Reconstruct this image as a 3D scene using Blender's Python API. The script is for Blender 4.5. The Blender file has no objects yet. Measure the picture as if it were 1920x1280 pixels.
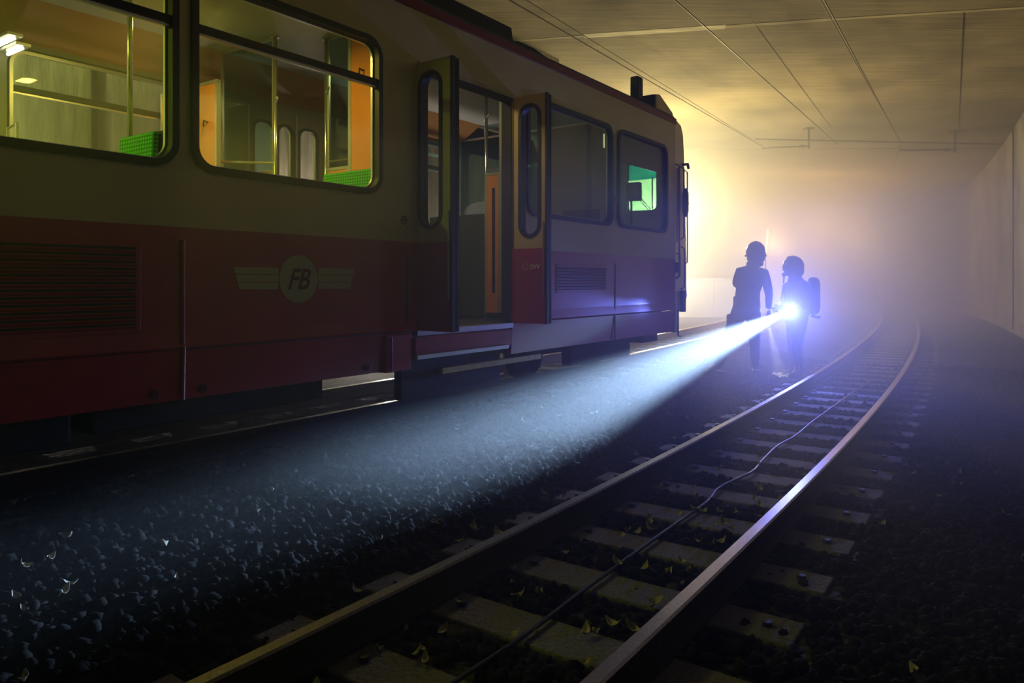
import bpy, bmesh, math, random
import numpy as np
from mathutils import Vector, Matrix

sc = bpy.context.scene
C = sc.collection
PI = math.pi
random.seed(7)
rng = np.random.default_rng(11)

# ------------------------------------------------------------------ camera, exposure, world, main lights
CAMZ = 1.323                                   # eye height over the right-hand rail heads
cam = bpy.data.cameras.new('camera'); camo = bpy.data.objects.new('camera', cam); C.objects.link(camo)
cam.sensor_width = 36.0; cam.lens = 1380 * 36.0 / 1920; cam.shift_y = -(640 - 528.5) / 1920
cam.clip_start = 0.05; cam.clip_end = 200
camo.location = (0, 0, CAMZ); camo.rotation_euler = (PI / 2, 0, 0)
sc.camera = camo
sc.view_settings.view_transform = 'Standard'; sc.view_settings.look = 'None'
sc.view_settings.exposure = 0.0; sc.view_settings.gamma = 1.0; sc.view_settings.use_curve_mapping = False
cy = sc.cycles
cy.use_denoising = True; cy.use_adaptive_sampling = True; cy.adaptive_threshold = 0.04
cy.max_bounces = 4; cy.diffuse_bounces = 2; cy.glossy_bounces = 2; cy.transmission_bounces = 2
cy.volume_bounces = 0; cy.transparent_max_bounces = 24
cy.sample_clamp_indirect = 3.0; cy.sample_clamp_direct = 0
cy.caustics_reflective = False; cy.caustics_refractive = False

w = bpy.data.worlds.new('world'); sc.world = w; w.use_nodes = True
w.node_tree.nodes['Background'].inputs[0].default_value = (0.35, 0.4, 0.5, 1)
w.node_tree.nodes['Background'].inputs[1].default_value = 0.0

# train frame: x forward along the car, y away from the camera, z up from the rail heads
TH = math.atan(977 / 1380); TS, TC = math.sin(TH), math.cos(TH)
DSIDE = 4.0; RAILZ = CAMZ - 1.066
TANG = math.atan2(TC, TS)
def TW(t, y, h):                               # train frame -> world (h measured from camera level)
    D = DSIDE + y
    return Vector((t * TS - D * TC, t * TC + D * TS, CAMZ + h))

def light(name, kind, loc, power, color, radius=0.1, rot=None, **kw):
    l = bpy.data.lights.new(name, kind); l.energy = power; l.color = color
    if kind in ('POINT', 'SPOT'): l.shadow_soft_size = radius
    for k, v in kw.items(): setattr(l, k, v)
    o = bpy.data.objects.new(name, l); C.objects.link(o); o.location = loc
    if rot is not None: o.rotation_euler = rot
    return o
def aim(o, d):
    o.rotation_euler = Vector(d).to_track_quat('-Z', 'Y').to_euler()

# floodlights burning in the smoke beyond the car
light('flood_lamp', 'POINT', (4.05, 19.5, 3.1), 2500, (1.0, 0.82, 0.34), 0.35)
light('flood_lamp', 'POINT', (4.6, 23.6, 1.7), 1300, (1.0, 0.92, 0.78), 0.2)
light('smoke_glow_fill', 'POINT', (6.45, 18.2, 2.3), 170, (1.0, 0.60, 0.18), 0.3)  # added point light carrying the orange glow around the upright tube
for p_, e_ in (((9.5, 30.0, 3.6), 700), ((13.0, 31.0, 3.6), 1000), ((16.0, 34.0, 3.4), 900)): light('smoke_glow_fill', 'POINT', p_, e_, (1.0, 0.58, 0.22), 1.2)  # unseen lights added to spread a broad warm glow through the far smoke
# hand torch of the firefighter
TORCH = Vector((4.28, 11.15, CAMZ - 0.40)); TDIR = Vector((-0.30 - 4.28, 5.40 - 11.15, -1.29 + 0.40)).normalized()
o = light('torch_beam', 'SPOT', TORCH + TDIR * 0.16, 38000, (0.42, 0.65, 1.0), 0.012, spot_size=math.radians(8.6), spot_blend=1.0); aim(o, TDIR)
o = light('torch_spill', 'SPOT', TORCH + TDIR * 0.17, 620, (0.15, 0.2, 1.0), 0.02, spot_size=math.radians(150), spot_blend=0.6); aim(o, TDIR)
TORCH2 = Vector((3.70, 10.68, 0.80)); T2DIR = (Vector((4.16, 11.42, -0.10)) - TORCH2).normalized()
o = light('pocket_torch_beam', 'SPOT', TORCH2 + T2DIR * 0.09, 3000, (1.0, 0.97, 0.75), 0.01, spot_size=math.radians(13), spot_blend=0.6); aim(o, T2DIR)
# lamps of the car
def car_area(name, t, y, h, sx, sy, power, col):
    l = bpy.data.lights.new(name, 'AREA'); l.shape = 'RECTANGLE'; l.size = sx; l.size_y = sy; l.energy = power; l.color = col
    o = bpy.data.objects.new(name, l); C.objects.link(o); o.location = TW(t, y, h); o.rotation_euler = (0, 0, TANG); return o
car_area('saloon_lamp', 0.1, 1.2, 1.93, 1.4, 0.2, 78, (0.74, 0.98, 0.05))
car_area('saloon_lamp', 3.1, 0.8, 1.95, 0.12, 0.22, 20.0, (1.0, 0.82, 0.12))
car_area('saloon_lamp', 4.75, 0.40, 1.93, 0.3, 0.2, 7.0, (1.0, 0.80, 0.32))
car_area('saloon_lamp', 6.6, 1.5, 1.93, 0.4, 0.2, 1.2, (0.9, 0.85, 0.8))
car_area('cab_lamp', 8.5, 1.3, 1.93, 0.4, 0.2, 1.5, (0.3, 0.95, 0.75))
light('far_wall_fill', 'POINT', TW(1.0, 2.95, 2.5), 520, (0.72, 0.8, 0.2), 0.2)  # unseen lights added on the far side to brighten the tunnel wall
light('far_wall_fill', 'POINT', TW(6.0, 3.3, 1.0), 16, (0.9, 0.7, 0.55), 0.3)
light('under_car_fill', 'POINT', TW(7.2, 3.1, -0.45), 110, (1.0, 0.93, 0.85), 0.15)  # unseen low lights added for glints under the car and on its rails

light('under_car_fill', 'POINT', TW(2.6, 3.3, -0.58), 30, (1.0, 0.9, 0.8), 0.1)

# ------------------------------------------------------------------ materials
def mat(name, col, rough=0.6, metal=0.0, bump=0.0, scale=30.0, vary=0.0, emit=None, estr=0.0, spec=0.5, coat=0.0):
    m = bpy.data.materials.new(name); m.use_nodes = True
    n = m.node_tree.nodes; L = m.node_tree.links; b = n['Principled BSDF']
    b.inputs['Base Color'].default_value = (*col, 1); b.inputs['Roughness'].default_value = rough
    b.inputs['Metallic'].default_value = metal; b.inputs['Specular IOR Level'].default_value = spec
    b.inputs['Coat Weight'].default_value = coat; b.inputs['Coat Roughness'].default_value = 0.12
    if emit: b.inputs['Emission Color'].default_value = (*emit, 1); b.inputs['Emission Strength'].default_value = estr
    if bump or vary:
        tc = n.new('ShaderNodeTexCoord'); t = n.new('ShaderNodeTexNoise'); t.inputs['Scale'].default_value = scale; t.inputs['Detail'].default_value = 4
        L.new(tc.outputs['Object'], t.inputs['Vector'])
        if bump:
            bp = n.new('ShaderNodeBump'); bp.inputs['Strength'].default_value = bump; bp.inputs['Distance'].default_value = 0.02
            L.new(t.outputs['Fac'], bp.inputs['Height']); L.new(bp.outputs['Normal'], b.inputs['Normal'])
        if vary:
            r = n.new('ShaderNodeValToRGB'); r.color_ramp.elements[0].position = 0.3; r.color_ramp.elements[1].position = 0.7
            r.color_ramp.elements[0].color = (*[max(0, c * (1 - vary)) for c in col], 1)
            r.color_ramp.elements[1].color = (*[min(1, c * (1 + vary)) for c in col], 1)
            L.new(t.outputs['Fac'], r.inputs['Fac']); L.new(r.outputs['Color'], b.inputs['Base Color'])
    return m
def glass(name, tint=(1, 1, 1), refl=0.10, rough=0.02):
    m = bpy.data.materials.new(name); m.use_nodes = True
    n = m.node_tree.nodes; L = m.node_tree.links; n.clear()
    out = n.new('ShaderNodeOutputMaterial'); mx = n.new('ShaderNodeMixShader'); tr = n.new('ShaderNodeBsdfTransparent'); gl = n.new('ShaderNodeBsdfGlossy')
    fr = n.new('ShaderNodeFresnel'); fr.inputs['IOR'].default_value = 1.45
    tr.inputs[0].default_value = (*tint, 1); gl.inputs['Roughness'].default_value = rough; gl.inputs['Color'].default_value = (0.5, 0.5, 0.5, 1)
    ge = n.new('ShaderNodeNewGeometry'); sb_ = n.new('ShaderNodeMath'); sb_.operation = 'SUBTRACT'; sb_.inputs[0].default_value = 1.0; L.new(ge.outputs['Backfacing'], sb_.inputs[1])
    mu = n.new('ShaderNodeMath'); mu.operation = 'MULTIPLY'; mu.use_clamp = True; L.new(fr.outputs[0], mu.inputs[0]); L.new(sb_.outputs[0], mu.inputs[1])   # a thin pane: only its front skin mirrors
    L.new(mu.outputs[0], mx.inputs[0]); L.new(tr.outputs[0], mx.inputs[1]); L.new(gl.outputs[0], mx.inputs[2]); L.new(mx.outputs[0], out.inputs[0])
    return m
M = dict(
    cream=mat('cream_paint', (0.62, 0.52, 0.22), 0.38, bump=0.05, scale=2.5, vary=0.06, coat=0.25),
    red=mat('red_paint', (0.42, 0.025, 0.05), 0.28, bump=0.04, scale=2.0, vary=0.12, coat=0.5),
    gutter=mat('dark_red_paint', (0.22, 0.015, 0.02), 0.4),
    black=mat('black_rubber', (0.012, 0.012, 0.013), 0.55),
    tintblack=mat('tinted_band', (0.015, 0.02, 0.03), 0.3),
    dark=mat('dark_steel', (0.03, 0.03, 0.035), 0.6, 0.3, bump=0.1, scale=15),
    under=mat('underframe_steel', (0.035, 0.033, 0.035), 0.75, 0.2, bump=0.2, scale=12, vary=0.3),
    alu=mat('aluminium', (0.62, 0.62, 0.6), 0.35, 0.8),
    chrome=mat('polished_tube', (0.75, 0.75, 0.7), 0.2, 0.9),
    roof=mat('roof_grey', (0.10, 0.10, 0.10), 0.7, vary=0.2, scale=4),
    inner=mat('light_interior_panel', (0.24, 0.23, 0.16), 0.5),
    ceil_in=mat('interior_ceiling', (0.50, 0.50, 0.42), 0.5),
    cove=mat('orange_brown_cove', (0.50, 0.22, 0.05), 0.5),
    orange=mat('orange_panel', (0.85, 0.30, 0.02), 0.30, coat=0.6, vary=0.08, scale=3),
    floor_in=mat('grey_floor', (0.10, 0.10, 0.11), 0.6, vary=0.2, scale=40),
    darkpanel=mat('dark_green_panel', (0.03, 0.045, 0.04), 0.5),
    fog_logo=mat('cream_lettering', (0.50, 0.47, 0.24), 0.5),
    logodark=mat('maroon_lettering', (0.12, 0.01, 0.015), 0.5),
    faint=mat('blue_grey_lettering', (0.05, 0.03, 0.05), 0.5),
    white=mat('white_lettering', (0.75, 0.75, 0.75), 0.5),
    yellow=mat('yellow_paint', (0.65, 0.52, 0.10), 0.5, vary=0.2, scale=20),
    glass=glass('window_glass'), glass_green=glass('green_glass', (0.42, 0.72, 0.62)), glass_teal=glass('teal_glass', (0.01, 0.42, 0.42)),
    glass_in=glass('partition_glass', (0.55, 0.75, 0.68)),
    tube=mat('lit_tube', (1, 1, 1), emit=(1.0, 1.0, 0.62), estr=5),
    dimtube=mat('dim_lit_tube', (.8, .8, .6), emit=(0.75, 0.8, 0.35), estr=0.7),
    strip=mat('lit_orange_tube', (1, 1, 1), emit=(1.0, 0.42, 0.03), estr=9),
    lens=mat('lit_lens', (1, 1, 1), emit=(0.8, 0.88, 1.0), estr=400),
    dullrail=mat('dull_rail_head', (0.16, 0.145, 0.13), 0.5, 0.8, bump=0.06, scale=50, vary=0.25),
    rail=mat('worn_steel', (0.38, 0.35, 0.33), 0.32, 0.95, bump=0.04, scale=60, vary=0.15),
    railweb=mat('rusty_rail', (0.025, 0.016, 0.013), 0.85, bump=0.3, scale=40, vary=0.3),
    sleeper=mat('weathered_concrete', (0.11, 0.10, 0.11), 0.9, bump=0.5, scale=45, vary=0.25),
    gear=mat('dark_turnout_gear', (0.018, 0.018, 0.024), 0.85, bump=0.3, scale=60),
    skin=mat('skin', (0.45, 0.28, 0.2), 0.5), hair=mat('dark_hair', (0.03, 0.02, 0.015), 0.7),
    helmet=mat('dark_helmet', (0.02, 0.02, 0.025), 0.3), visor=mat('smoked_visor', (0.02, 0.02, 0.02), 0.1),
    redband=mat('red_band', (0.8, 0.06, 0.05), 0.4), silver=mat('reflective_silver', (0.35, 0.35, 0.35), 0.4, 0.3),
    boot=mat('rubber_boot', (0.02, 0.02, 0.02), 0.5),
    leaf=mat('dry_leaf', (0.42, 0.36, 0.26), 0.7, vary=0.3, scale=20),
    cable=mat('black_cable', (0.02, 0.02, 0.025), 0.45),
    wire=mat('overhead_copper', (0.02, 0.016, 0.012), 0.5, 0.5), insul=mat('insulator', (0.05, 0.03, 0.02), 0.4),
    parapet=mat('pale_concrete', (0.62, 0.60, 0.58), 0.9, bump=0.2, scale=6, vary=0.08),
)
def mix_tex(name, build, rough=0.9):
    m = bpy.data.materials.new(name); m.use_nodes = True
    build(m.node_tree.nodes, m.node_tree.links, m.node_tree.nodes['Principled BSDF']); m.node_tree.nodes['Principled BSDF'].inputs['Roughness'].default_value = rough
    return m
def green_check(n, L, b):                     # woven green check cloth
    tc = n.new('ShaderNodeTexCoord'); mp = n.new('ShaderNodeMapping'); L.new(tc.outputs['Object'], mp.inputs[0])
    cols = []
    for ax, sc_ in (('Y', 34), ('Z', 40)):
        wv = n.new('ShaderNodeTexWave'); wv.bands_direction = ax; wv.inputs['Scale'].default_value = sc_ / 3; wv.inputs['Distortion'].default_value = 0.5
        L.new(mp.outputs[0], wv.inputs[0]); cols.append(wv)
    ad = n.new('ShaderNodeMath'); ad.operation = 'MULTIPLY'; L.new(cols[0].outputs['Fac'], ad.inputs[0]); L.new(cols[1].outputs['Fac'], ad.inputs[1])
    r = n.new('ShaderNodeValToRGB'); r.color_ramp.elements[0].color = (0.02, 0.20, 0.01, 1); r.color_ramp.elements[1].color = (0.10, 0.62, 0.03, 1)
    r.color_ramp.elements[0].position = 0.0; r.color_ramp.elements[1].position = 0.5
    L.new(ad.outputs[0], r.inputs[0]); L.new(r.outputs[0], b.inputs['Base Color'])
M['seat'] = mix_tex('green_check_cloth', green_check)
def board(n, L, b, base, rot):                # board-marked concrete
    tc = n.new('ShaderNodeTexCoord'); mp = n.new('ShaderNodeMapping'); mp.inputs['Rotation'].default_value = (0, 0, rot)
    mp.inputs['Scale'].default_value = (0.45, 8.0, 1); L.new(tc.outputs['Object'], mp.inputs[0])
    t = n.new('ShaderNodeTexNoise'); t.inputs['Scale'].default_value = 1.6; t.inputs['Detail'].default_value = 8; t.inputs['Roughness'].default_value = 0.7
    L.new(mp.outputs[0], t.inputs[0])
    t2 = n.new('ShaderNodeTexNoise'); t2.inputs['Scale'].default_value = 0.55; t2.inputs['Detail'].default_value = 3; L.new(tc.outputs['Object'], t2.inputs[0])
    a = n.new('ShaderNodeMath'); a.operation = 'MULTIPLY'; L.new(t.outputs[0], a.inputs[0]); L.new(t2.outputs[0], a.inputs[1])
    r = n.new('ShaderNodeValToRGB'); r.color_ramp.elements[0].position = 0.14; r.color_ramp.elements[1].position = 0.38
    r.color_ramp.elements[0].color = (*[c * 0.35 for c in base], 1); r.color_ramp.elements[1].color = (*base, 1)
    L.new(a.outputs[0], r.inputs[0]); L.new(r.outputs[0], b.inputs['Base Color'])
    bp = n.new('ShaderNodeBump'); bp.inputs['Strength'].default_value = 0.35; bp.inputs['Distance'].default_value = 0.03
    L.new(t.outputs[0], bp.inputs['Height']); L.new(bp.outputs[0], b.inputs['Normal'])
M['ceiling'] = mix_tex('board_marked_ceiling', lambda n, L, b: board(n, L, b, (0.27, 0.215, 0.13), 0.0))
M['ceiling_streak_bright'] = mix_tex('painted_light_streak', lambda n, L, b: board(n, L, b, (0.95, 0.88, 0.65), 0.2))  # streak of light on the ceiling, put into the colour
M['wall'] = mix_tex('tunnel_concrete', lambda n, L, b: board(n, L, b, (0.48, 0.45, 0.38), 0.0))
def ballast_nodes(n, L, b):
    tc = n.new('ShaderNodeTexCoord'); v = n.new('ShaderNodeTexVoronoi'); v.inputs['Scale'].default_value = 17; L.new(tc.outputs['Object'], v.inputs[0])
    r = n.new('ShaderNodeValToRGB'); r.color_ramp.elements[0].color = (0.006, 0.006, 0.006, 1); r.color_ramp.elements[1].color = (0.05, 0.045, 0.043, 1)
    sp = n.new('ShaderNodeSeparateColor'); L.new(v.outputs['Color'], sp.inputs[0]); L.new(sp.outputs[0], r.inputs[0]); L.new(r.outputs[0], b.inputs['Base Color'])
    bp = n.new('ShaderNodeBump'); bp.inputs['Strength'].default_value = 1.0; bp.inputs['Distance'].default_value = 0.05; bp.invert = True
    L.new(v.outputs['Distance'], bp.inputs['Height']); L.new(bp.outputs[0], b.inputs['Normal'])
M['ballast'] = mix_tex('dark_ballast', ballast_nodes, 0.85)
def stone_nodes(n, L, b):
    tc = n.new('ShaderNodeTexCoord'); v = n.new('ShaderNodeTexNoise'); v.inputs['Scale'].default_value = 9; v.inputs['Detail'].default_value = 1; L.new(tc.outputs['Object'], v.inputs[0])
    r = n.new('ShaderNodeValToRGB'); r.color_ramp.elements[0].position = 0.35; r.color_ramp.elements[1].position = 0.7
    r.color_ramp.elements[0].color = (0.006, 0.006, 0.006, 1); r.color_ramp.elements[1].color = (0.017, 0.0145, 0.014, 1)
    L.new(v.outputs[0], r.inputs[0]); L.new(r.outputs[0], b.inputs['Base Color'])
M['stone'] = mix_tex('crushed_stone', stone_nodes, 0.95)
for k_ in ('stone', 'ballast'): M[k_].node_tree.nodes['Principled BSDF'].inputs['Specular IOR Level'].default_value = 0.05

# ------------------------------------------------------------------ mesh helpers
def link(name, me, m, parent=None):
    o = bpy.data.objects.new(name, me); C.objects.link(o)
    if m is not None: me.materials.append(m)
    if parent is not None: o.parent = parent
    return o
def tag(o, label=None, cat=None, group=None, kind=None):
    if label: o['label'] = label
    if cat: o['category'] = cat
    if group: o['group'] = group
    if kind: o['kind'] = kind
    return o
def empty(name, loc=(0, 0, 0), rz=0.0):
    o = bpy.data.objects.new(name, None); C.objects.link(o); o.location = loc; o.rotation_euler = (0, 0, rz); o.empty_display_size = 0.1; return o
class MB:
    def __init__(s): s.v = []; s.f = []
    def box(s, x0, x1, y0, y1, z0, z1):
        b = len(s.v); s.v += [(x, y, z) for x in (x0, x1) for y in (y0, y1) for z in (z0, z1)]
        for q in ((0, 1, 3, 2), (4, 6, 7, 5), (0, 4, 5, 1), (2, 3, 7, 6), (0, 2, 6, 4), (1, 5, 7, 3)): s.f.append([b + i for i in q])
        return s
    def obox(s, c, ax, ay, az):                # centre, three half vectors
        b = len(s.v); c = Vector(c); ax, ay, az = map(Vector, (ax, ay, az))
        for i in (-1, 1):
            for j in (-1, 1):
                for k in (-1, 1): s.v.append(tuple(c + ax * i + ay * j + az * k))
        for q in ((0, 1, 3, 2), (4, 6, 7, 5), (0, 4, 5, 1), (2, 3, 7, 6), (0, 2, 6, 4), (1, 5, 7, 3)): s.f.append([b + i for i in q])
        return s
    def prism(s, pts, a0, a1, axis='y'):       # polygon in the other two axes
        b = len(s.v); n = len(pts)
        for a in (a0, a1):
            for p, q in pts:
                s.v.append({'y': (p, a, q), 'x': (a, p, q), 'z': (p, q, a)}[axis])
        s.f.append(list(range(b, b + n))); s.f.append(list(range(b + 2 * n - 1, b + n - 1, -1)))
        for i in range(n):
            j = (i + 1) % n; s.f.append([b + i, b + n + i, b + n + j, b + j])
        return s
    def tube(s, pts, r, n=10, caps=True):
        pts = [Vector(p) for p in pts]; rs = r if isinstance(r, (list, tuple)) else [r] * len(pts)
        b = len(s.v); up = None
        for i, p in enumerate(pts):
            d = (pts[min(i + 1, len(pts) - 1)] - pts[max(i - 1, 0)]).normalized()
            if up is None: up = d.orthogonal().normalized()
            up = (up - d * up.dot(d)).normalized(); sd = d.cross(up)
            for k in range(n):
                a = 2 * PI * k / n; s.v.append(tuple(p + (up * math.cos(a) + sd * math.sin(a)) * rs[i]))
        for i in range(len(pts) - 1):
            for k in range(n):
                k2 = (k + 1) % n; s.f.append([b + i * n + k, b + i * n + k2, b + (i + 1) * n + k2, b + (i + 1) * n + k])
        if caps: s.f.append([b + k for k in range(n)][::-1]); s.f.append([b + (len(pts) - 1) * n + k for k in range(n)])
        return s
    def ring(s, c, R, r, axis='y', N=28, n=8):
        pts = []
        for i in range(N + 1):
            a = 2 * PI * i / N; u, v = R * math.cos(a), R * math.sin(a)
            pts.append({'y': (c[0] + u, c[1], c[2] + v), 'x': (c[0], c[1] + u, c[2] + v), 'z': (c[0] + u, c[1] + v, c[2])}[axis])
        return s.tube(pts, r, n, caps=False)
    def build(s, name, m, parent=None, bevel=0.0, smooth=False):
        me = bpy.data.meshes.new(name); me.from_pydata(s.v, [], s.f)
        bm = bmesh.new(); bm.from_mesh(me); bmesh.ops.recalc_face_normals(bm, faces=bm.faces); bm.to_mesh(me); bm.free()
        if smooth:
            for p in me.polygons: p.use_smooth = True
        o = link(name, me, m, parent)
        if bevel:
            md = o.modifiers.new('b', 'BEVEL'); md.width = bevel; md.segments = 2; md.limit_method = 'ANGLE'
        return o
def rrect(x0, x1, z0, z1, r, n=8):
    pts = []
    for cx, cz, a0 in ((x1 - r, z1 - r, 0), (x0 + r, z1 - r, PI / 2), (x0 + r, z0 + r, PI), (x1 - r, z0 + r, 1.5 * PI)):
        for i in range(n + 1):
            a = a0 + PI / 2 * i / n; pts.append((cx + r * math.cos(a), cz + r * math.sin(a)))
    return pts
def circ(cx, cz, r, n=48): return [(cx + r * math.cos(2 * PI * i / n), cz + r * math.sin(2 * PI * i / n)) for i in range(n)]
def inset_r(x0, x1, z0, z1, r, d): return rrect(x0 + d, x1 - d, z0 + d, z1 - d, max(r - d, 0.005))
def plate(name, loops, y, th, m, parent=None, bevel=0.0, plane='xz'):
    """flat plate with holes: first loop outside, others are holes"""
    cu = bpy.data.curves.new(name, 'CURVE'); cu.dimensions = '2D'; cu.fill_mode = 'BOTH'; cu.extrude = th / 2; cu.bevel_depth = bevel
    for lp in loops:
        sp = cu.splines.new('POLY'); sp.points.add(len(lp) - 1); sp.use_cyclic_u = True
        for p, (a, b) in zip(sp.points, lp): p.co = (a, b, 0, 1)
    tmp = bpy.data.objects.new('tmp', cu); C.objects.link(tmp)
    me = bpy.data.meshes.new_from_object(tmp, depsgraph=bpy.context.evaluated_depsgraph_get()) if False else None
    dg = bpy.context.evaluated_depsgraph_get(); me = bpy.data.meshes.new_from_object(tmp.evaluated_get(dg))
    bpy.data.objects.remove(tmp); bpy.data.curves.remove(cu)
    if plane == 'xz': me.transform(Matrix(((1, 0, 0, 0), (0, 0, -1, y), (0, 1, 0, 0), (0, 0, 0, 1))))
    elif plane == 'yz': me.transform(Matrix(((0, 0, 1, y), (1, 0, 0, 0), (0, 1, 0, 0), (0, 0, 0, 1))))
    me.name = name; me.materials.clear()
    return link(name, me, m, parent)
def text(name, body, size, m, parent, loc, rot, shear=0.0, ext=0.002, offset=0.0, sx=1.0):
    cu = bpy.data.curves.new(name, 'FONT'); cu.body = body; cu.size = size; cu.align_x = 'CENTER'; cu.align_y = 'CENTER'; cu.extrude = ext; cu.shear = shear; cu.offset = offset
    tmp = bpy.data.objects.new('tmp', cu); C.objects.link(tmp); dg = bpy.context.evaluated_depsgraph_get()
    me = bpy.data.meshes.new_from_object(tmp.evaluated_get(dg)); bpy.data.objects.remove(tmp); me.materials.clear()
    o = link(name, me, m, parent); o.location = loc; o.rotation_euler = rot; o.scale = (sx, 1, 1); return o

# ------------------------------------------------------------------ track geometry (right-hand track)
_P = (-2.16168186, 0.643539903, -9.68632263e-03, 4.86740915e-04, -1.04631572e-05)
_s = np.linspace(0, 62, 1241); _k = _P[2] + _P[3] * _s + _P[4] * _s ** 2; _k[_s > 24] = -0.0045
_a = _P[1] + np.concatenate([[0], np.cumsum(_k[:-1] * 0.05)])
_x = _P[0] + np.concatenate([[0], np.cumsum(np.sin(_a[:-1]) * 0.05)]); _y = np.concatenate([[0], np.cumsum(np.cos(_a[:-1]) * 0.05)])
def ctr(s):
    if s < 0: return _x[0] + s * math.sin(_a[0]), _y[0] + s * math.cos(_a[0]), _a[0]
    i = s / 0.05; j = min(int(i), 1239); f = i - j
    return _x[j] * (1 - f) + _x[j + 1] * f, _y[j] * (1 - f) + _y[j + 1] * f, _a[j]
def RT(s, q, z=0.0):                            # q to the left of the centre line
    x, y, a = ctr(s); return Vector((x - q * math.cos(a), y + q * math.sin(a), z))
def TRD(t): return 4.65 + 0.0045 * max(0.0, t - 3.0) ** 2
def LT(t, q, z):                                # train track, q from the near rail to the left
    D = TRD(t) + q; return Vector((t * TS - D * TC, t * TC + D * TS, z))
def gz(q):
    for (q0, z0), (q1, z1) in zip(GP, GP[1:]):
        if q <= q1: return z0 + (z1 - z0) * (q - q0) / (q1 - q0)
    return GP[-1][1]
GP = [(-9, -0.15), (-0.95, -0.165), (1.0, -0.165), (1.25, -0.12), (2.3, 0.075), (30, 0.085)]

def grid(name, rows, m):
    v = [tuple(p) for r in rows for p in r]; n = len(rows[0]); f = []
    for i in range(len(rows) - 1):
        for j in range(n - 1): f.append((i * n + j, i * n + j + 1, (i + 1) * n + j + 1, (i + 1) * n + j))
    me = bpy.data.meshes.new(name); me.from_pydata(v, [], f); return link(name, me, m)
QS = [-4.1, -3.2, -2.2, -1.5, -0.95, -0.5, 0, 0.5, 1.0, 1.25, 1.6, 2.0, 2.3, 3, 4, 6, 9, 14, 20]
g = grid('ground', [[RT(s, q, gz(q)) for q in QS] for s in np.arange(-7, 62, 1.0)], M['ballast']); tag(g, kind='structure')
# walls
wr = MB()
def wq(s): return -2.62 - 0.012 * max(0, s) - 1.1 * min(1.0, max(0.0, (14.0 - s) / 5.0))
for s in np.arange(-6, 62, 1.5):
    A, B = RT(s, wq(s), 0), RT(s + 1.5, wq(s + 1.5), 0); n_ = (RT(s, -3, 0) - RT(s, -2, 0)).normalized() * 0.3
    b = len(wr.v); wr.v += [(A.x, A.y, -0.3), (B.x, B.y, -0.3), (B.x, B.y, 6.1), (A.x, A.y, 6.1), (A.x + n_.x, A.y + n_.y, -0.3), (B.x + n_.x, B.y + n_.y, -0.3), (B.x + n_.x, B.y + n_.y, 6.1), (A.x + n_.x, A.y + n_.y, 6.1)]
    wr.f += [[b, b + 1, b + 2, b + 3], [b + 4, b + 5, b + 6, b + 7], [b, b + 1, b + 5, b + 4], [b + 3, b + 2, b + 6, b + 7]]
o = wr.build('wall_right', M['wall']); tag(o, kind='structure')
for s in (16.2, 21.4, 26.6):                    # upright joints of the wall
    A = RT(s, -2.60 - 0.012 * s, 0); e = empty
    tag(MB().obox((A.x, A.y, 2.9), RT(s + .04, 0) - RT(s, 0), RT(s, .015) - RT(s, 0), (0, 0, 2.95)).build('trim_1', M['dark']), kind='structure')
wl = MB()
LWP = [(-6, 7.7), (12.5, 7.7), (13.0, 12.5), (24, 15.5), (45, 24.0)]
for (t0, d0), (t1, d1) in zip(LWP, LWP[1:]):
    A = Vector((t0 * TS - d0 * TC, t0 * TC + d0 * TS, 0)); B = Vector((t1 * TS - d1 * TC, t1 * TC + d1 * TS, 0))
    n_ = Vector((-(B - A).y, (B - A).x, 0)).normalized() * 0.25; c_ = (A + B) / 2 + n_
    wl.obox((c_.x, c_.y, 2.9), (B - A) / 2, n_, (0, 0, 3.2))
tag(wl.build('wall_left', M['wall']), kind='structure')
for t_ in (-1.2, 1.2, 3.6, 6.0, 8.4):           # wall joints seen through the saloon windows
    A = TW(t_, 3.69, 1.5); tag(MB().obox(A, Vector((TS, TC, 0)) * 0.025, Vector((-TC, TS, 0)) * 0.02, (0, 0, 2.6)).build('trim_2', M['dark']), kind='structure')
CZ = 5.75
ce = MB(); cx0, cx1, cy0, cy1 = -14, 42, -6, 62; ce.box(cx0, cx1, cy0, cy1, CZ, CZ + 0.3); o = ce.build('ceiling', M['ceiling']); tag(o, kind='structure')
def ceil_strip(name, a, b, wd, dp, m):
    a, b = Vector((*a, CZ)), Vector((*b, CZ)); d = (b - a); n_ = Vector((-d.y, d.x, 0)).normalized() * wd / 2; c_ = (a + b) / 2 - Vector((0, 0, dp / 2))
    o = MB().obox(c_, d / 2, n_, (0, 0, dp / 2 + 0.002)).build(name, m); tag(o, kind='structure'); return o
M['ceiling_streak_dim'] = mix_tex('painted_light_streak_dim', lambda n, L, b: board(n, L, b, (0.55, 0.47, 0.30), 0.2))  # dimmer ends of the painted light streak
ceil_strip('light_streak', (-1.5, 13.86), (1.3, 13.25), 0.10, 0.004, M['ceiling_streak_dim'])  # light along the ceiling painted as flush paler strips, brightest in one stretch
ceil_strip('light_streak', (1.3, 13.25), (3.7, 12.76), 0.22, 0.004, M['ceiling_streak_bright'])
ceil_strip('light_streak_end', (3.7, 12.76), (5.3, 12.42), 0.14, 0.004, M['ceiling_streak_dim'])
ceil_strip('light_streak_end', (5.3, 12.42), (12.5, 11.1), 0.10, 0.004, M['ceiling_streak_dim'])
ceil_strip('trim_5', (7.42, 12.09), (14.54, 24.0), 0.015, 0.006, M['dark'])
ceil_strip('trim_6', (-4, 24.8), (20, 24.3), 0.16, 0.02, M['ceiling'])
ceil_strip('trim_7', (4.08, 12.5), (9.2, 21.2), 0.012, 0.006, M['dark'])

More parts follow.
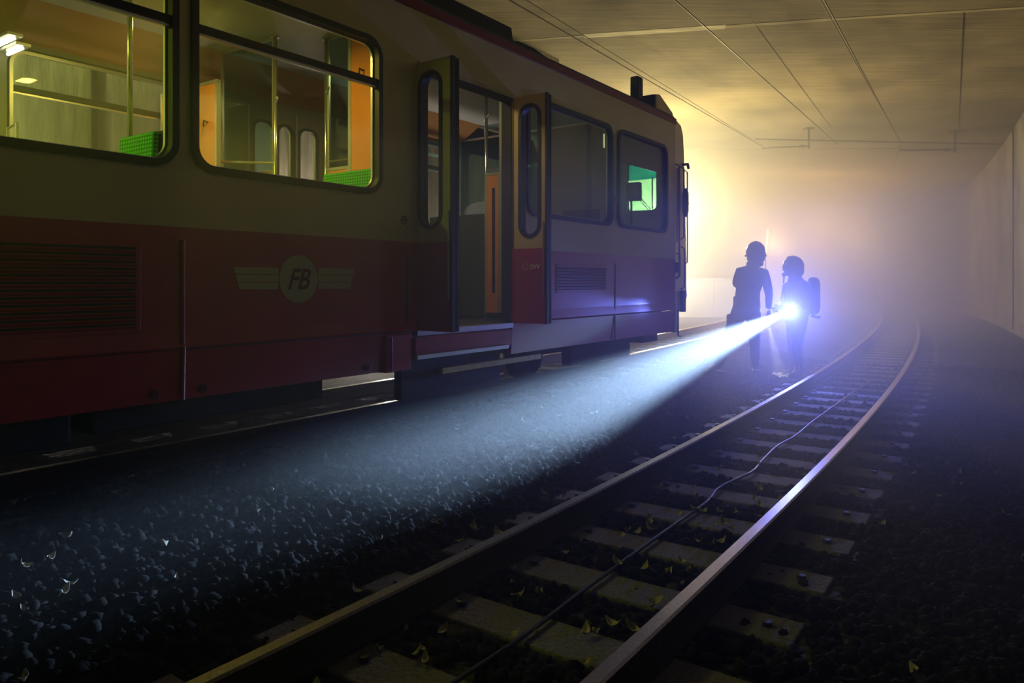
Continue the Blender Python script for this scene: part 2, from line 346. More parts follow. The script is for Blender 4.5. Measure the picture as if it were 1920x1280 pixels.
# pale low barrier wall beyond the car
pw = empty('barrier_wall', (6.6, 26.2, 0.0)); tag(pw, 'pale low concrete barrier wall brightly lit beyond the nose of the railcar', 'wall')
for i in range(4):
    x0 = -3.2 + i * 1.25; MB().box(x0, x0 + 1.235, -0.12, 0.12, -0.2, 1.40).build('wall_panel', M['parapet'], pw, bevel=0.015)
MB().box(-3.25, 1.85, -0.16, 0.16, 1.40, 1.45).build('coping', M['parapet'], pw, bevel=0.01)

# ------------------------------------------------------------------ rails
def rail_mesh(fn, s0, s1, ds=0.4, head='rail'):
    prof = [(-.034, 0), (-.026, .004), (.026, .004), (.034, 0), (.034, -.028), (.008, -.042), (.008, -.118), (.055, -.128), (.055, -.14), (-.055, -.14), (-.055, -.128), (-.008, -.118), (-.008, -.042), (-.034, -.028)]
    prof[0] = (-.034, -.006); prof[3] = (.034, -.006)
    v, f, mi = [], [], []; n = len(prof); ss = np.arange(s0, s1 + 1e-6, ds)
    for s in ss:
        p = fn(s); d = (fn(s + .05) - fn(s - .05)).normalized(); sd = Vector((-d.y, d.x, 0))
        for a, b in prof: v.append(tuple(p + sd * a + Vector((0, 0, b))))
    for i in range(len(ss) - 1):
        for k in range(n):
            k2 = (k + 1) % n; f.append((i * n + k, i * n + k2, (i + 1) * n + k2, (i + 1) * n + k)); mi.append(0 if k in (0, 1, 2) else 1)
    f.append(tuple(range(n))); mi.append(1); f.append(tuple(range((len(ss) - 1) * n, len(ss) * n))); mi.append(1)
    me = bpy.data.meshes.new('running_rail'); me.from_pydata(v, [], f); me.materials.append(M[head]); me.materials.append(M['railweb'])
    me.polygons.foreach_set('material_index', mi); me.validate()
    bm = bmesh.new(); bm.from_mesh(me); bmesh.ops.recalc_face_normals(bm, faces=bm.faces); bm.to_mesh(me); bm.free()
    o = bpy.data.objects.new('running_rail', me); C.objects.link(o); return o
tag(rail_mesh(lambda s: RT(s, -0.53, 0), -2.0, 60), 'shiny curved steel rail, the rightmost rail of the photo', 'rail', 'rails of the two tracks')
tag(rail_mesh(lambda s: RT(s, 0.53, 0), -2.0, 60, head='dullrail'), 'dull steel rail running from bottom centre past the firefighters\' boots', 'rail', 'rails of the two tracks')
tag(rail_mesh(lambda t: LT(t, 0, RAILZ), -3.0, 26), 'near steel rail under the railcar with a thin bright edge', 'rail', 'rails of the two tracks')
tag(rail_mesh(lambda t: LT(t, 1.06, RAILZ), -3.0, 26), 'far steel rail under the railcar, seen beyond its skirt', 'rail', 'rails of the two tracks')

# ------------------------------------------------------------------ sleepers
def sleeper_proto():
    mb = MB(); mb.prism([(-.15, -.12), (.15, -.12), (.125, 0), (-.125, 0)], -0.93, 0.93, axis='y')
    o = mb.build('sleeper', M['sleeper'], bevel=0.008)
    for q in (-0.80, -0.40, 0.40, 0.80):
        MB().tube([(0, q, -0.01), (0, q, 0.022)], 0.022, 8).build('bolt', M['dark'], o)
    return o
def copy_tree(o, parent=None):
    c = o.copy(); C.objects.link(c); c.parent = parent
    for ch in [k for k in o.children]: copy_tree(ch, c)
    return c
sp = sleeper_proto()
first = True
for k in range(-4, 44):
    s = 4.453 + 0.6003 * k; x, y, a = ctr(s)
    o = sp if first else copy_tree(sp); first = False
    o.location = (x, y, -0.150); o.rotation_euler = (0, 0, PI / 2 - a + random.uniform(-.01, .01)); o.scale = (random.uniform(.94, 1.05), 1, 1)
    tag(o, 'worn concrete sleeper lying across the curved right-hand track', 'sleeper', 'concrete sleepers of the curved right-hand track')
first = True
for k in range(42):
    t = -2.6 + 0.6 * k; p = LT(t, 0.53, 0); d = LT(t + .1, .53, 0) - LT(t - .1, .53, 0)
    o = copy_tree(sp); o.scale = (1, 1, 1)
    o.location = (p.x, p.y, RAILZ - 0.150); o.rotation_euler = (0, 0, math.atan2(d.y, d.x))
    tag(o, 'dark concrete sleeper under the rails of the railcar', 'sleeper', 'sleepers of the track that carries the railcar')

# ------------------------------------------------------------------ ballast stones (uncountable)
ico_v = []; t_ = (1 + 5 ** .5) / 2
for a, b in ((-1, t_), (1, t_), (-1, -t_), (1, -t_)): ico_v.append((a, b, 0))
for a, b in ((-1, t_), (1, t_), (-1, -t_), (1, -t_)): ico_v.append((0, a, b))
for a, b in ((t_, -1), (t_, 1), (-t_, -1), (-t_, 1)): ico_v.append((a, 0, b))
ico_v = np.array(ico_v) / math.sqrt(1 + t_ * t_)
ico_f = np.array([(0, 11, 5), (0, 5, 1), (0, 1, 7), (0, 7, 10), (0, 10, 11), (1, 5, 9), (5, 11, 4), (11, 10, 2), (10, 7, 6), (7, 1, 8), (3, 9, 4), (3, 4, 2), (3, 2, 6), (3, 6, 8), (3, 8, 9), (4, 9, 5), (2, 4, 11), (6, 2, 10), (8, 6, 7), (9, 8, 1)])
def stones(N, s0, s1, q0, q1, name):
    pos = []; sz = []
    while len(pos) < N:
        s = s0 + (s1 - s0) * random.random() ** 1.25; q = random.uniform(q0, q1)
        kk = (s - 4.453) / 0.6003
        if abs(q) < 0.97 and abs(kk - round(kk)) * 0.6003 < 0.165 and not (abs(q) > .6 and random.random() < .04): continue
        if abs(abs(q) - 0.53) < 0.10: continue
        r = random.uniform(.018, .036); p = RT(s, q, gz(q) + r * random.uniform(-.1, .55)); pos.append(p); sz.append(r)
    pos = np.array([tuple(p) for p in pos]); sz = np.array(sz)
    V = ico_v[None] * (1 + rng.uniform(-.28, .28, (N, 12, 1))) * rng.uniform(.65, 1.35, (N, 1, 3))
    q = rng.normal(size=(N, 4)); q /= np.linalg.norm(q, axis=1)[:, None]; a, b, c, d = q.T
    R = np.stack([np.stack([1 - 2 * (c * c + d * d), 2 * (b * c - a * d), 2 * (b * d + a * c)], -1), np.stack([2 * (b * c + a * d), 1 - 2 * (b * b + d * d), 2 * (c * d - a * b)], -1), np.stack([2 * (b * d - a * c), 2 * (c * d + a * b), 1 - 2 * (b * b + c * c)], -1)], 1)
    V = np.einsum('nij,nkj->nki', R, V) * sz[:, None, None] + pos[:, None, :]
    F = (ico_f[None] + (np.arange(N) * 12)[:, None, None]).reshape(-1, 3)
    me = bpy.data.meshes.new(name); me.vertices.add(N * 12); me.vertices.foreach_set('co', V.reshape(-1)); nf = len(F)
    me.loops.add(nf * 3); me.loops.foreach_set('vertex_index', F.reshape(-1)); me.polygons.add(nf); me.polygons.foreach_set('loop_start', np.arange(nf) * 3); me.polygons.foreach_set('loop_total', np.full(nf, 3))
    me.update(); me.validate(); o = link(name, me, M['stone'])
    return tag(o, 'dark crushed stone ballast lying loose between and beside the tracks', 'ballast', kind='stuff')
stones(46000, -1.2, 16, -3.2, 2.95, 'ballast')

# fallen leaves
def leaf_proto():
    v, f = [], []
    for i in range(7):
        u = i / 6; wv = 0.018 * math.sin(PI * min(1, u * 1.05 + .02)) + .001; x = (u - .5) * .075; z = 0.035 * (2 * u - 1) ** 2
        v += [(x, -wv, z + wv * .7), (x, 0, z), (x, wv, z + wv * .7)]
    for i in range(6):
        for j in range(2): a = i * 3 + j; f.append((a, a + 1, a + 4, a + 3))
    me = bpy.data.meshes.new('leaf'); me.from_pydata(v, [], f); o = link('leaf', me, M['leaf'])
    md = o.modifiers.new('s', 'SOLIDIFY'); md.thickness = .0012; return o
lp = leaf_proto(); first = True
for i in range(170):
    r_ = random.random()
    if r_ < .5: s, q = random.uniform(2.6, 7.5), random.uniform(-.42, .42)
    elif r_ < .9: s, q = random.uniform(1.5, 9), random.uniform(.65, 2.8)
    else: s, q = random.uniform(3.5, 8), random.uniform(-2.0, -1.0)
    o = lp if first else lp.copy()
    if not first: C.objects.link(o)
    first = False
    o.location = RT(s, q, gz(q) + random.uniform(.025, .04)); o.rotation_euler = (random.uniform(-.6, .6), random.uniform(-.6, .6), random.uniform(0, 6.28))
    k = random.uniform(.55, 1.15); o.scale = (k, k, k)
    tag(o, 'small pale curled dry leaf fallen on the dark ballast', 'leaf', 'dry leaves scattered over the ballast')

# cable between the rails
cp = [(-0.55, 2.2), (-0.21, 2.67), (0.02, 2.98), (0.3, 3.41), (0.71, 4.02), (1.06, 4.53), (1.3, 4.88), (1.45, 5.17), (1.7, 5.47), (1.83, 5.62), (2.04, 5.99), (2.37, 6.54), (2.63, 6.88), (3.08, 7.58), (3.56, 8.3), (4.3, 9.4), (5.2, 10.7)]
cu = bpy.data.curves.new('cable', 'CURVE'); cu.dimensions = '3D'; cu.bevel_depth = 0.010; cu.bevel_resolution = 2; spn = cu.splines.new('BEZIER'); spn.bezier_points.add(len(cp) - 1)
for p, (x, y) in zip(spn.bezier_points, cp): p.co = (x, y, -0.128); p.handle_left_type = p.handle_right_type = 'AUTO'
tmp = bpy.data.objects.new('tmp', cu); C.objects.link(tmp); me = bpy.data.meshes.new_from_object(tmp.evaluated_get(bpy.context.evaluated_depsgraph_get())); bpy.data.objects.remove(tmp)
me.materials.clear(); co = link('cable', me, M['cable'])
tag(co, 'thin black wavy cable lying over the sleepers between the curved rails', 'cable')

# ------------------------------------------------------------------ overhead line
def wire(a, b, r, label, ext=1.0):
    a, b = Vector(a), Vector(b); a2 = a + (a - b) * ext
    n = 14; pts = [a2.lerp(b, i / n) for i in range(n + 1)]
    o = MB().tube(pts, r, 6).build('overhead_wire', M['wire']); tag(o, label, 'wire', 'overhead wires under the tunnel ceiling')
wire((-0.04, 10.12, 5.2), (7.19, 21.11, 5.2), .010, 'leftmost overhead wire, passing just over the nose of the railcar')
wire((0.27, 11.0, 5.5), (7.19, 21.11, 5.22), .007, 'thin overhead wire above and right of the leftmost one', .12)
wire((2.24, 10.12, 5.2), (9.15, 20.7, 5.2), .009, 'single overhead wire in the middle of the ceiling')
wire((4.29, 10.12, 5.2), (10.95, 20.7, 5.2), .010, 'lower wire of the overhead pair above the curved right-hand track')
wire((4.5, 10.8, 5.5), (10.95, 20.7, 5.22), .007, 'upper wire of the overhead pair above the curved right-hand track', .12)
wire((18, 36, 5.2), (10.95, 20.7, 5.2), .010, 'overhead wire continuing into the smoke above the right-hand track', 0)
def arm(a, b, label):
    a, b = Vector(a), Vector(b); e = empty('registration_arm', (b.x, b.y, CZ)); tag(e, label, 'bracket')
    la, lb = a - e.location, b - e.location
    MB().tube([la, lb], .022, 8).build('tube', M['wire'], e); MB().tube([lb + Vector((0, 0, CZ - b.z)), lb - Vector((0, 0, .08))], .03, 8).build('hanger', M['wire'], e)
    m_ = la.lerp(lb, .8); MB().tube([m_.lerp(lb, .0), m_.lerp(lb, .5)], .045, 10).build('insulator', M['insul'], e)
    MB().box(lb.x - .12, lb.x + .12, lb.y - .12, lb.y + .12, -0.03, 0).build('ceiling_plate', M['dark'], e)
arm((7.19, 21.11, 5.16), (8.55, 21.2, 5.24), 'steel bracket arm holding the leftmost overhead wires from the ceiling')
arm((11.0, 20.9, 5.06), (13.0, 21.6, 5.2), 'steel bracket arm holding the wires over the curved right-hand track')
tag(MB().tube([(6.9, 20.9, 5.38), (14.6, 21.9, 5.42)], .018, 6).build('span_rod', M['wire']), 'thin horizontal rod crossing under the ceiling at the wire brackets', 'rod')


# ------------------------------------------------------------------ the railcar
car = empty('railcar', tuple(TW(0, 0, 0))[:2] + (RAILZ,), TANG)
tag(car, 'cream and dark red tram railcar with open folding doors and green seats', 'tram')
K = 1.066
T0, T1 = -3.0, 9.52
H_LINE, H_GUT, H_SK = 0.316, 2.16, -0.681
NW = [('window', -0.80, 0.72), ('window', 0.79, 2.33), ('window', 2.41, 3.94), ('window', 5.88, 7.66), ('window', 7.79, 9.22)]
WZ0, WZ1 = 0.645 + K, 1.815 + K
def window(t0, t1, y, side, transom=True, pane_m='glass', tint=False, z0=WZ0, z1=WZ1):
    ys = y - 0.014 * side
    fr = plate('window', [rrect(t0, t1, z0, z1, .15), inset_r(t0, t1, z0, z1, .15, .042)], ys, .05, M['black'], car)
    plate('pane', [inset_r(t0, t1, z0, z1, .15, .036)], y + .008 * side, .006, M[pane_m], fr)
    plate('inner_trim', [inset_r(t0, t1, z0, z1, .15, .03), inset_r(t0, t1, z0, z1, .15, .055)], y + .028 * side, .02, M['alu'], fr)
    if transom:
        MB().box(t0 + .04, t1 - .04, y - .022, y + .022, 1.468 + K, 1.512 + K).build('transom', M['black'], fr)
        MB().box(t0 + .04, t1 - .04, y - .012, y + .012, 1.448 + K, 1.462 + K).build('transom_trim', M['alu'], fr)
        MB().box((t0 + t1) / 2 + .1, (t0 + t1) / 2 + .26, y + .02, y + .04, 1.77 + K, 1.80 + K).build('latch', M['black'], fr)
    if tint:
        plate('tinted_band', [[p for p in inset_r(t0, t1, z0, z1, .15, .04) if p[1] > 1.43 + K] + [(t0 + .04, 1.43 + K), (t1 - .04, 1.43 + K)]], y + .002, .004, M['tintblack'], fr)
    return fr
zL, zG = H_LINE + K, H_GUT + K
DZ = 1.73 + K
holes = [inset_r(a, b, WZ0, WZ1, .15, .012) for _, a, b in NW]
plate('cream_side_panel', [[(T0, zL), (4.35, zL), (4.35, DZ), (5.67, DZ), (5.67, zL), (T1, zL), (T1, zG), (T0, zG)]] + holes, .025, .05, M['cream'], car)
prof = [(0, zL), (.05, zL), (.05, -.385 + K), (0, -.385 + K), (-.010, -.372 + K), (0, -.28 + K)]
MB().prism(prof, T0, 4.35, axis='x').build('red_side_panel', M['red'], car)
MB().prism(prof, 5.67, T1, axis='x').build('red_side_panel', M['red'], car)
MB().prism([(.004, -.39 + K), (.04, -.39 + K), (.06, H_SK + K), (.028, H_SK + K)], T0, 4.27, axis='x').build('skirt', M['red'], car)
MB().prism([(.004, -.39 + K), (.04, -.39 + K), (.06, H_SK + K), (.028, H_SK + K)], 5.67, T1, axis='x').build('skirt', M['red'], car)
fw = [('window', -0.80, 0.72), ('window', 0.79, 2.25), ('window', 2.33, 3.94), ('window', 5.88, 7.66), ('window', 7.9, 9.1)]
fh = [inset_r(a, b, WZ0, WZ1, .15, .012) for _, a, b in fw]
slots = [(4.50, 4.74), (4.79, 4.97), (5.06, 5.30)]
fh += [rrect(a, b, .45 + K, 1.62 + K, .088) for a, b in slots]
plate('far_side_panel', [[(T0, H_SK + K), (T1, H_SK + K), (T1, zG), (T0, zG)]] + fh, 2.375, .05, M['inner'], car)
for _, a, b in NW: window(a, b, 0.01, 1, transom=a < 5, tint=a > 7.7)
for _, a, b in fw: window(a, b, 2.39, -1, transom=a < 7)
for a, b in slots:
    f_ = plate('door_window', [rrect(a - .02, b + .02, .43 + K, 1.64 + K, .1), rrect(a + .012, b - .012, .46 + K, 1.61 + K, .08)], 2.345, .02, M['black'], car)
    plate('pane', [rrect(a, b, .45 + K, 1.62 + K, .088)], 2.38, .005, M['glass'], f_)
for t_ in (4.42, 5.0, 5.40): MB().box(t_, t_ + .02, 2.32, 2.345, -.3 + K, 1.75 + K).build('door_post', M['alu'], car)
# roof, gutter, floor, ceiling, coves
MB().box(T0, T1 + .02, -.012, .06, H_GUT + K, 2.238 + K).build('gutter', M['gutter'], car, bevel=.006)
rp = [(.0, 2.20 + K)] + [(1.2 - 1.2 * math.cos(a), 2.235 + K + .2 * math.sin(a)) for a in np.linspace(0, PI, 15)] + [(2.4, 2.20 + K)]
MB().prism(rp, T0, T1, axis='x').build('roof', M['roof'], car)
MB().box(T0, T1, .03, 2.37, -.46 + K, -.40 + K).build('floor_slab', M['floor_in'], car)
MB().box(T0, T1, .38, 1.96, 2.07 + K, 2.10 + K).build('interior_ceiling', M['ceil_in'], car)
MB().prism([(.05, 1.84 + K), (.05, 1.87 + K), (.38, 2.10 + K), (.38, 2.07 + K)], T0, 7.7, axis='x').build('ceiling_cove', M['inner'], car)
MB().prism([(2.35, 1.84 + K), (2.35, 1.87 + K), (1.96, 2.10 + K), (1.96, 2.07 + K)], T0, 7.7, axis='x').build('ceiling_cove', M['cove'], car)
MB().box(T0, T0 + .04, .03, 2.37, -.6 + K, 2.2 + K).build('rear_bulkhead', M['inner'], car)
MB().box(T0, 4.3, .06, .075, -.4 + K, .62 + K).build('inner_lining', M['inner'], car)
# interior tubes of light (run across the car)
for t_, y0, y1, h_ in ((2.24, 1.95, 2.32, 1.75), (2.33, 2.05, 2.30, 1.72)):
    l_ = MB().box(t_ - .05, t_ + .05, y0 - .02, y1 + .02, h_ + .01 + K, h_ + .03 + K).build('lamp_fitting', M['alu'], car)
    MB().tube([(t_, y0, h_ - .006 + K), (t_, y1, h_ - .006 + K)], .013, 8).build('light_tube', M['tube'], l_)
# screens and partitions
def screen(t, y0, y1, h0, h1, m, name='partition', frame='alu', th=.03):
    p = MB().box(t - th / 2, t + th / 2, y0, y1, h0 + K, h1 + K).build(name, M[m], car)
    f = MB(); w_ = .012
    f.box(t - th / 2 - .005, t + th / 2 + .005, y0 - w_, y0 + w_, h0 + K, h1 + K).box(t - th / 2 - .005, t + th / 2 + .005, y1 - w_, y1 + w_, h0 + K, h1 + K).box(t - th / 2 - .005, t + th / 2 + .005, y0 - w_, y1 + w_, h1 - w_ + K, h1 + w_ + K)
    f.build('edge_trim', M[frame], p); return p
def hook(p, t, y, h):
    MB().tube([(t, y, h + K), (t - .03, y, h + .01 + K), (t - .035, y, h - .04 + K)], .008, 6).build('coat_hook', M['dark'], p)
p = screen(3.56, 1.50, 2.33, -.4, 1.66, 'orange'); hook(p, 3.54, 1.62, 1.33); hook(p, 3.54, 1.85, 1.33)
screen(3.90, 1.22, 1.95, .95, 2.05, 'glass_in', 'glass_screen', th=.008); screen(3.90, 1.22, 1.95, -.4, .93, 'orange')
p = screen(4.20, .07, .60, -.4, 2.06, 'orange'); hook(p, 4.18, .45, 1.72); hook(p, 4.18, .22, 1.72)
screen(4.20, .62, .88, .97, 2.06, 'glass_in', 'glass_screen', th=.008); screen(4.20, .62, .88, -.4, .95, 'orange')
p = screen(5.80, .25, .41, -.30, 1.06, 'orange'); MB().box(5.775, 5.785, .30, .33, -.1 + K, .92 + K).build('slot', M['black'], p)
MB().box(5.78, 5.82, .215, .245, -.3 + K, 2.05 + K).build('silver_post', M['alu'], car)
MB().box(5.66, 5.80, .02, .13, -.4 + K, 1.75 + K).build('door_jamb', M['dark'], car); MB().box(4.25, 4.35, .02, .06, -.4 + K, 1.75 + K).build('door_jamb', M['dark'], car)
MB().box(6.30, 6.36, .62, 1.62, -.38 + K, .74 + K).build('dark_partition', M['darkpanel'], car, bevel=.02)
p = screen(7.72, .06, 1.0, -.4, 1.9, 'inner', 'cab_bulkhead'); screen(7.72, 1.05, 2.32, .6, 1.9, 'glass_in', 'cab_glass', th=.008); screen(7.72, 1.05, 2.32, -.4, .58, 'darkpanel', 'cab_bulkhead')
p = MB().box(7.60, 7.64, .05, .08, 1.70 + K, 1.735 + K).build('lamp_fitting', M['alu'], car); MB().tube([(7.60, .07, 1.72 + K), (7.60, .07, 1.56 + K)], .008, 6).build('light_tube', M['dimtube'], p)
# poles and rails
def pole(t, y, h0, h1, coll=None):
    p = MB().tube([(t, y, h0 + K), (t, y, h1 + K)], .017, 10).build('pole', M['chrome'], car, smooth=True)
    MB().tube([(t, y, h1 - .02 + K), (t, y, h1 + K)], .035, 12).build('flange', M['chrome'], p)
    if coll: MB().tube([(t, y, coll - .012 + K), (t - .05, y - .09, coll + .006 + K)], .012, 8).build('strap_clamp', M['alu'], p)
pole(2.33, .52, .85, 2.07); pole(3.90, 1.20, -.4, 2.07, 1.52); pole(4.19, .90, -.4, 2.07, 1.62); pole(5.80, .42, -.4, 2.07, 1.64)
MB().tube([(3.9, 1.2, 1.0 + K), (3.55, 1.75, 1.02 + K)], .012, 8).build('hand_rail', M['chrome'], car)
MB().tube([(5.80, .44, 1.1 + K), (5.80, .22, 1.1 + K)], .012, 8).build('hand_rail', M['chrome'], car)
MB().tube([(4.20, .9, 1.02 + K), (4.20, .62, 1.02 + K)], .010, 8).build('hand_rail', M['chrome'], car)
MB().tube([(2.20, 1.95, .8 + K), (2.20, 1.95, 1.09 + K), (2.20, 1.80, 1.11 + K), (2.20, 1.80, .8 + K)], .012, 8).build('seat_handle', M['chrome'], car)
def seat(t, y0, y1, top, m='seat'):
    p = MB().prism([(t, .05 + K), (t + .05, .05 + K), (t + .09, top + K), (t + .05, top + K)], y0, y1, axis='y').build('seat_back', M[m], car, bevel=.02)
    MB().prism([(t + .052, .06 + K), (t + .075, .06 + K), (t + .115, top + .005 + K), (t + .092, top + .005 + K)], y0 - .012, y1 + .012, axis='y').build('back_shell', M['dark'], p, bevel=.008)
    MB().box(t - .42, t + .04, y0, y1, -.02 + K, .06 + K).build('seat_cushion', M[m], p, bevel=.02)
    MB().box(t - .30, t - .05, y0 + .1, y1 - .05, -.4 + K, -.02 + K).build('seat_base', M['dark'], p)
seat(2.20, .10, .50, .87); seat(4.00, .10, .78, .89); seat(7.35, .06, .52, .83, 'darkpanel'); seat(6.2, 1.68, 2.3, .75, 'darkpanel')
# cab: driver's box and monitor
MB().box(9.25, 9.65, .25, 2.15, -.4 + K, .72 + K).build('cab_desk', M['darkpanel'], car, bevel=.02)
p = MB().box(9.55, 9.66, .56, .76, 1.16 + K, 1.42 + K).build('cab_monitor', M['black'], car, bevel=.015); MB().tube([(9.6, .70, .72 + K), (9.6, .70, 1.17 + K)], .015, 8).build('stand', M['black'], p)
# doors: leaves folded outwards
def leaf(t, y0, y1, wy0, wy1, zvv=False):
    z0, z1, zl = -.385 + K, 1.735 + K, .312 + K
    a, b = wy0, wy1; wz0, wz1 = .41 + K, 1.66 + K; r = (b - a) / 2 - .001
    p = plate('door_leaf', [[(y0, zl), (y1, zl), (y1, z1), (y0, z1)], rrect(a + .012, b - .012, wz0 + .01, wz1 - .01, r - .012)], t, .03, M['cream'], car, plane='yz')
    MB().box(t - .015, t + .015, y0, y1, z0, zl).build('red_lower_panel', M['red'], p)
    plate('door_window_seal', [rrect(a, b, wz0, wz1, r), rrect(a + .034, b - .034, wz0 + .034, wz1 - .034, r - .035)], t, .045, M['black'], p, plane='yz')
    plate('door_pane', [rrect(a + .03, b - .03, wz0 + .03, wz1 - .03, r - .031)], t, .006, M['glass'], p, plane='yz')
    MB().box(t - .02, t + .02, y0 - .022, y0, z0, z1).build('rubber_edge', M['black'], p)
    MB().tube([(t - .028, y0 + .012, z0 + .25), (t - .028, y0 + .012, .55 + K)], .007, 8).build('door_rod', M['alu'], p)
    q = plate('folded_leaf', [[(y0, z0), (y1, z0), (y1, z1), (y0, z1)], rrect(a + .012, b - .012, wz0, wz1, r - .012)], t + .075, .03, M['dark'], car, plane='yz')
    plate('door_pane', [rrect(a, b, wz0, wz1, r)], t + .075, .006, M['glass'], q, plane='yz')
    return p
leaf(4.347, -.355, -.005, -.275, -.02)
p = leaf(5.69, -.355, -.005, -.308, -.057)
R_L = (PI / 2, 0, -PI / 2)
text('lettering', 'zvv', .085, M['white'], p, (5.6735, -.243, .148 + K), R_L, offset=.0015, ext=.0008, sx=1.0)
plate('ring_emblem', [circ(-.137, .143 + K, .032, 28), circ(-.137, .143 + K, .028, 28)], 5.6735, .0015, M['white'], p, plane='yz')
text('lettering', 'SIG 013', .034, M['faint'], car, (4.3305, -.16, .175 + K), R_L, ext=.0008)
# door head, sill and steps
MB().box(4.35, 5.67, .0, .10, 1.70 + K, 1.76 + K).build('door_head', M['dark'], car)
MB().box(4.35, 5.67, .0, .12, -.43 + K, -.385 + K).build('door_sill', M['alu'], car)
st = MB().box(4.29, 5.62, -.03, .25, -.60 + K, -.44 + K).build('door_step', M['red'], car, bevel=.008)
MB().box(4.28, 5.52, -.06, .22, -.612 + K, -.575 + K).build('step_edge', M['alu'], st, bevel=.006)
MB().box(4.29, 5.62, .12, .2, -.95 + K, -.6 + K).build('step_back', M['under'], st)
MB().box(4.70, 6.22, .04, .09, -.775 + K, -.72 + K).build('yellow_step_bar', M['yellow'], car, bevel=.008)
b_ = MB().box(3.98, 4.26, -.02, .1, -.69 + K, -.40 + K).build('step_motor_box', M['red'], car, bevel=.01)
MB().tube([(4.02, -.035, -.42 + K), (4.02, -.035, -.68 + K)], .01, 8).build('pipe', M['red'], b_)
# seams, post, bolts, grilles
for t_, h0, h1 in ((7.74, -.68, .22), (4.22, -.38, .30)): MB().box(t_ - .008, t_ + .008, -.006, .006, h0 + K, h1 + K).build('panel_seam', M['black'], car)
MB().box(2.40, 3.98, -.003, .004, -.392 + K, -.383 + K).build('panel_seam', M['black'], car)
MB().tube([(2.36, -.012, -.36 + K), (2.36, -.012, .24 + K)], .012, 8).build('drip_rail', M['red'], car); MB().tube([(2.37, .008, -.68 + K), (2.37, -.004, -.37 + K)], .012, 8).build('drip_rail', M['red'], car)
for t_, h_, r_ in ((2.20, -.63, .022), (2.50, -.63, .022), (3.81, -.63, .02), (4.19, .48, .03)):
    MB().ring((t_, .012 if h_ < 0 else -.004, h_ + K), r_, .005).tube([(t_, .03, h_ + K), (t_, .012 if h_ < 0 else -.004, h_ + K)], r_ * .45, 10).build('lock_ring', M['dark'], car)
def grille(t0, t1, h0, h1, n):
    g_ = MB(); g_.box(t0, t1, -.006, .004, h0 + K, h1 + K); p = g_.build('vent_grille', M['red'], car, bevel=.004); s_ = MB(); d = (h1 - h0 - .05) / n
    for i in range(n):
        z = h0 + .025 + d * i + K; s_.prism([(-.006, z), (-.006, z + d * .35), (-.016, z + d * .25)], t0 + .03, t1 - .03, axis='x')
    s_.build('louvre_slats', M['red'], p); s2 = MB()
    for i in range(n): z = h0 + .025 + d * (i + .5) + K; s2.box(t0 + .03, t1 - .03, -.0085, -.006, z, z + d * .35)
    s2.build('louvre_gaps', M['black'], p)
grille(6.43, 7.53, -.11, .19, 8); grille(.3, 2.12, -.28, .22, 12)
# winged emblem
em = plate('winged_emblem', [circ(3.185, .02 + K, .158)], -.003, .003, M['fog_logo'], car)
hs = [(.093, .050), (.045, .003), (-.002, -.047)]
for a, b in hs:
    for sg, tip, cut in ((-1, (2.692, 2.735), 3.022), (1, (3.678, 3.635), 3.348)):
        f_ = lambda h: tip[0] + (tip[1] - tip[0]) * (.093 - h) / .14
        pts = [(f_(a), a + K), (cut, a + K), (cut, b + K), (f_(b), b + K)]
        plate('wing_stripe', [pts], -.003, .003, M['fog_logo'], em)
text('lettering', 'FB', .195, M['logodark'], em, (3.175, -.0055, .012 + K), (PI / 2, 0, 0), shear=.35, offset=.003, ext=.0006, sx=.88)
# marker lamp
MB().tube([(7.70, .0, .95 + K), (7.70, -.035, .95 + K)], [.045, .035], 14).build('marker_lamp', M['gutter'], car, bevel=.004)
# nose
def slant(name, pts, m, mirror=False, th=.05, bevel=0):
    mb = MB().prism(pts, 0, th, axis='y'); k_ = .155
    mb.v = [(x, (y + max(0, x - 9.5) * k_), z) for x, y, z in mb.v]
    if mirror: mb.v = [(x, 2.4 - y, z) for x, y, z in mb.v]
    return mb.build(name, m, car, bevel=bevel)
npts = [(9.5, -.69 + K), (9.70, -.69 + K), (9.72, -.42 + K), (9.92, -.38 + K), (10.05, -.32 + K), (10.23, -.20 + K), (10.18, -.12 + K), (10.16, .4 + K), (10.10, 1.3 + K), (10.02, 1.86 + K), (9.98, 2.08 + K), (9.86, 2.20 + K), (9.5, 2.235 + K)]
slant('nose_cheek', npts, M['cream']); slant('nose_cheek', npts, M['cream'], mirror=True)
wh = [(.50, .97), (1.43, 1.90)]
plate('nose_front', [[(.1, -.3 + K), (2.3, -.3 + K), (2.3, 1.9 + K), (.1, 1.9 + K)]] + [rrect(a, b, 1.06 + K, 1.765 + K, .06) for a, b in wh], 10.03, .05, M['cream'], car, plane='yz')
for a, b in wh:
    f_ = plate('windscreen', [rrect(a - .02, b + .02, 1.04 + K, 1.785 + K, .08), rrect(a, b, 1.06 + K, 1.765 + K, .06)], 10.06, .02, M['black'], car, plane='yz')
    plate('green_pane', [rrect(a, b, 1.06 + K, 1.52 + K, .05)], 10.04, .005, M['glass_green'], f_, plane='yz'); plate('teal_pane', [rrect(a, b, 1.52 + K, 1.765 + K, .01)], 10.04, .005, M['glass_teal'], f_, plane='yz')
    MB().tube([(10.09, a + .10, 1.08 + K), (10.09, a + .10, 1.55 + K)], .010, 6).tube([(10.09, a + .08, 1.02 + K), (10.09, a + .36, 1.34 + K)], .006, 6).tube([(10.09, a + .12, 1.02 + K), (10.09, a + .38, 1.32 + K)], .006, 6).build('wiper', M['black'], f_)
